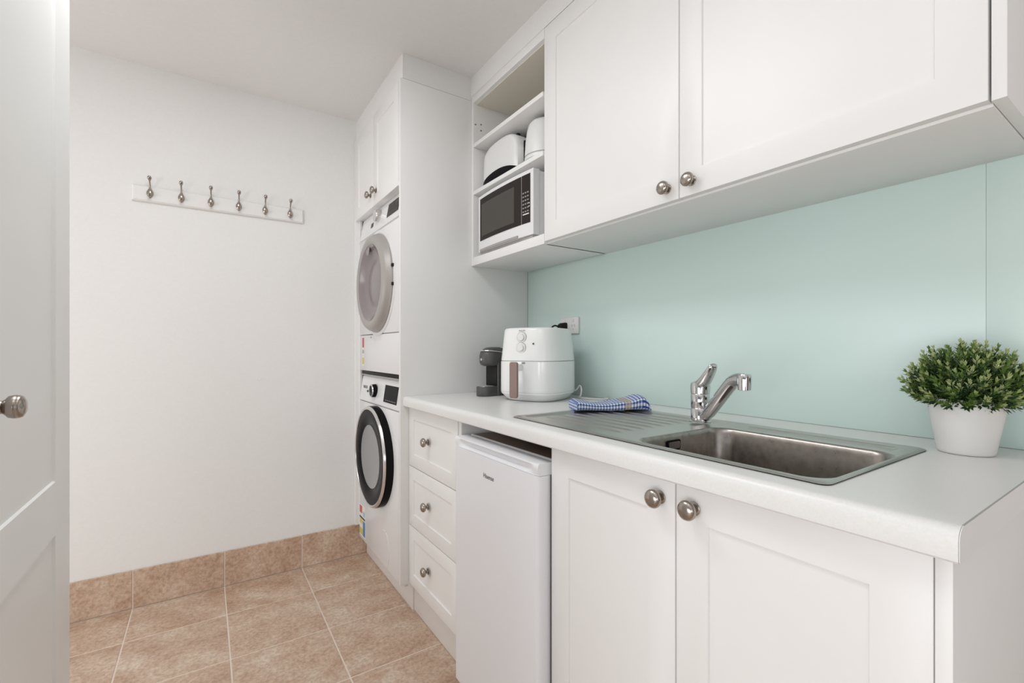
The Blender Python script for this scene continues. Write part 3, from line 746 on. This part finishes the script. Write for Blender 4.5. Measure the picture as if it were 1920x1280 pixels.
obj('button', lathe([(0, .006), (.003, .0055), (.004, 0)], 16, Matrix.Translation((0, -.086, .152)) @ Matrix.Rotation(PI/2, 4, 'X')), M['chrome'], t, local=True)

# ------------------------------------------------------------------ outlet, plug, cords
t = thing('power_outlet', 'white double power outlet on the glass splashback behind the air fryer', 'outlet', (XW-.0005, 1.515, 1.2))
oy0, oy1 = 1.457, 1.573
obj('plate', box(XW-.010, XW-.0005, oy0, oy1, 1.165, 1.235, .003), M['whitep'], t)
for yc in (1.487, 1.543):
    obj('switch', box(XW-.0125, XW-.0095, yc-.005, yc+.005, 1.215, 1.227, .001), M['whitep'], t)
    sl_ = nb(); box(XW-.0103, XW-.0095, yc-.009, yc-.006, 1.195, 1.204, 0, sl_); box(XW-.0103, XW-.0095, yc+.006, yc+.009, 1.195, 1.204, 0, sl_); box(XW-.0103, XW-.0095, yc-.001, yc+.001, 1.180, 1.188, 0, sl_)
    obj('socket_slots', sl_, M['inkg'], t, smooth=None)
t = thing('power_plug', 'black plug in the power outlet just above the air fryer', 'plug', (1.285, 1.543, 1.195))
obj('plug_body', loft([[(XW-.0105, a, b_) for a, b_ in rrect(1.524, 1.562, 1.172, 1.214, .009, 5)], [(XW-.030, a, b_) for a, b_ in rrect(1.527, 1.559, 1.175, 1.212, .010, 5)], [(XW-.042, a, b_) for a, b_ in rrect(1.533, 1.553, 1.182, 1.206, .008, 5)]]), M['blackm'], t, smooth=50)
obj('cord', tube(smoothpath([(XW-.040, 1.543, 1.194), (XW-.055, 1.56, 1.20), (XW-.05, 1.60, 1.17), (XW-.04, 1.65, 1.05), (XW-.035, 1.69, .95), (XW-.06, 1.71, .9125)]), .0035), M['blackm'], t)
cz = ZB+.0034
obj('cord', tube(smoothpath([(1.19, 1.41, .945), (1.228, 1.395, .935), (1.232, 1.372, .955), (1.226, 1.355, .943), (1.222, 1.355, .918), (1.225, 1.365, cz+.001), (1.232, 1.32, cz), (1.258, 1.275, cz), (1.285, 1.27, cz+.001), (1.297, 1.30, cz)], 10), .0032, 8), M['whitep'], fryer_thing, smooth=60)

# ------------------------------------------------------------------ potted plant
PX, PY = 1.186, .250
t = thing('potted_plant', 'bushy green artificial plant in a white pot at the worktop end', 'plant', (PX, PY, ZB))
mt = Matrix.Translation((PX, PY, ZB))
obj('pot', lathe([(.0005, .0375), (.002, .0395), (.006, .0405), (.095, .0555), (.100, .0565), (.102, .0555), (.100, .0535), (.085, .052), (.084, .0)], 56, mt), M['pot'], t, smooth=50)
obj('moss', lathe([(.085, .0525), (.092, .050), (.097, .03), (.099, 0)], 24, mt), M['soil'], t)
fb = nb(); sb = nb()
def leaf(bm, p, d, n, L, W, mi):
    s = d.cross(n).normalized()
    v = [p, p+d*L*.45+s*W*.5+n*L*.04, p+d*L+n*L*-.05, p+d*L*.45-s*W*.5+n*L*.04, p+d*L*.5-n*L*.06]
    vs = [bm.verts.new(q) for q in v]
    for f in ((0, 1, 4), (1, 2, 4), (2, 3, 4), (3, 0, 4)):
        fc = bm.faces.new([vs[k] for k in f]); fc.material_index = mi
cc = Vector((PX, PY, ZB+.128))
NS = 380
for i in range(NS):
    g = (i+.5)/NS; ph = math.acos(1-1.52*g); th = i*2.39996+random.uniform(-.2, .2)
    rr_ = random.uniform(.84, 1.06) if i % 3 else random.uniform(.55, .85)
    dirv = Vector((math.sin(ph)*math.cos(th), math.sin(ph)*math.sin(th), math.cos(ph)))
    tip = cc+Vector((dirv.x*.088, dirv.y*.088, dirv.z*.074))*rr_
    if tip.x > XW-.008: tip.x = XW-.008
    if tip.z < ZB+.094: tip.z = ZB+.094+random.uniform(0, .012)
    rt = Vector((PX+dirv.x*.03, PY+dirv.y*.03, ZB+.094))
    mid = rt.lerp(tip, .55)+Vector((0, 0, .006))
    path = [rt, mid, tip]
    tube(path, [.0011, .0009, .0006], 4, sb)
    d = (tip-mid).normalized(); d = (d*.8+Vector((0, 0, .35))).normalized()
    a = d.cross(Vector((random.random(), random.random(), random.random()))).normalized(); b_ = d.cross(a)
    tone = random.random()
    for lv in range(5):
        q = tip-d*(.0075*lv); nn = 4 if lv else 5
        for k in range(nn):
            an = 2*PI*k/nn+lv*.8+random.uniform(-.3, .3); o = a*math.cos(an)+b_*math.sin(an)
            spread = .45+.16*lv if lv else .25
            ld = (o*spread+d*(1-.1*lv)).normalized(); ln = (d*.8-o*.6).normalized()
            L_ = random.uniform(.0085, .0135)*(1 if lv else .85); 
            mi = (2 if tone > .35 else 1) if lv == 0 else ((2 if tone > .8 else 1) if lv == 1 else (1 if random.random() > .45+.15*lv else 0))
            p0 = q+o*.0008
            if p0.x+ld.x*L_ > XW-.001: continue
            leaf(fb, p0, ld, ln, L_, L_*.40, mi)
fo = obj('foliage', fb, [M['leafa'], M['leafb'], M['leafc']], t, smooth=None); fo['kind'] = 'stuff'
so = obj('stems', sb, M['stem'], t); so['kind'] = 'stuff'

# ------------------------------------------------------------------ coat rack
t = thing('coat_rack', 'white wall rail with six metal coat hooks on the back wall', 'coat rack', (.077, YE, 1.765))
def rail():
    x0, x1, z0, z1 = -.2592, .4124, 1.7325, 1.800
    r = lambda a, y: [(x0+a, y, z0+a), (x1-a, y, z0+a), (x1-a, y, z1-a), (x0+a, y, z1-a)]
    return loft([r(0, YE-.0003), r(0, YE-.010), r(.006, YE-.016), r(.012, YE-.016)])
obj('rail', rail(), M['wall'], t, smooth=None)
hk = None
for k in range(6):
    x = -.1975+k*.1095
    if hk is None:
        y0 = YE-.016
        bm = lathe([(-.021, .0), (-.019, .0028), (-.012, .0082), (-.003, .0122), (.006, .0118), (.013, .0085), (.020, .0045), (.026, .003)], 20,
                   Matrix.Translation((x, y0-.0035, 1.767)) @ Matrix.Diagonal((1, .62, 1, 1)))
        pth = smoothpath([(x, y0-.004, 1.785), (x, y0-.008, 1.800), (x, y0-.020, 1.816), (x, y0-.030, 1.826), (x, y0-.034, 1.834)], 6)
        n_ = len(pth); tube(pth, [.0030+(.0046*math.sin(PI*min(1, max(0, (i/(n_-1)-.50)/.52)))) for i in range(n_)], 14, bm)
        pth2 = smoothpath([(x, y0-.006, 1.762), (x, y0-.022, 1.752), (x, y0-.030, 1.760)], 5)
        tube(pth2, [.0045+.002*i/10 for i in range(len(pth2))], 12, bm)
        hk = obj('hook', bm, M['nickel'], t, smooth=60, origin=(x, YE, 1.765)); base_x = hk.location.x
    else:
        h2 = hk.copy(); C.objects.link(h2); h2.parent = t; h2.location.x = base_x+k*.1095
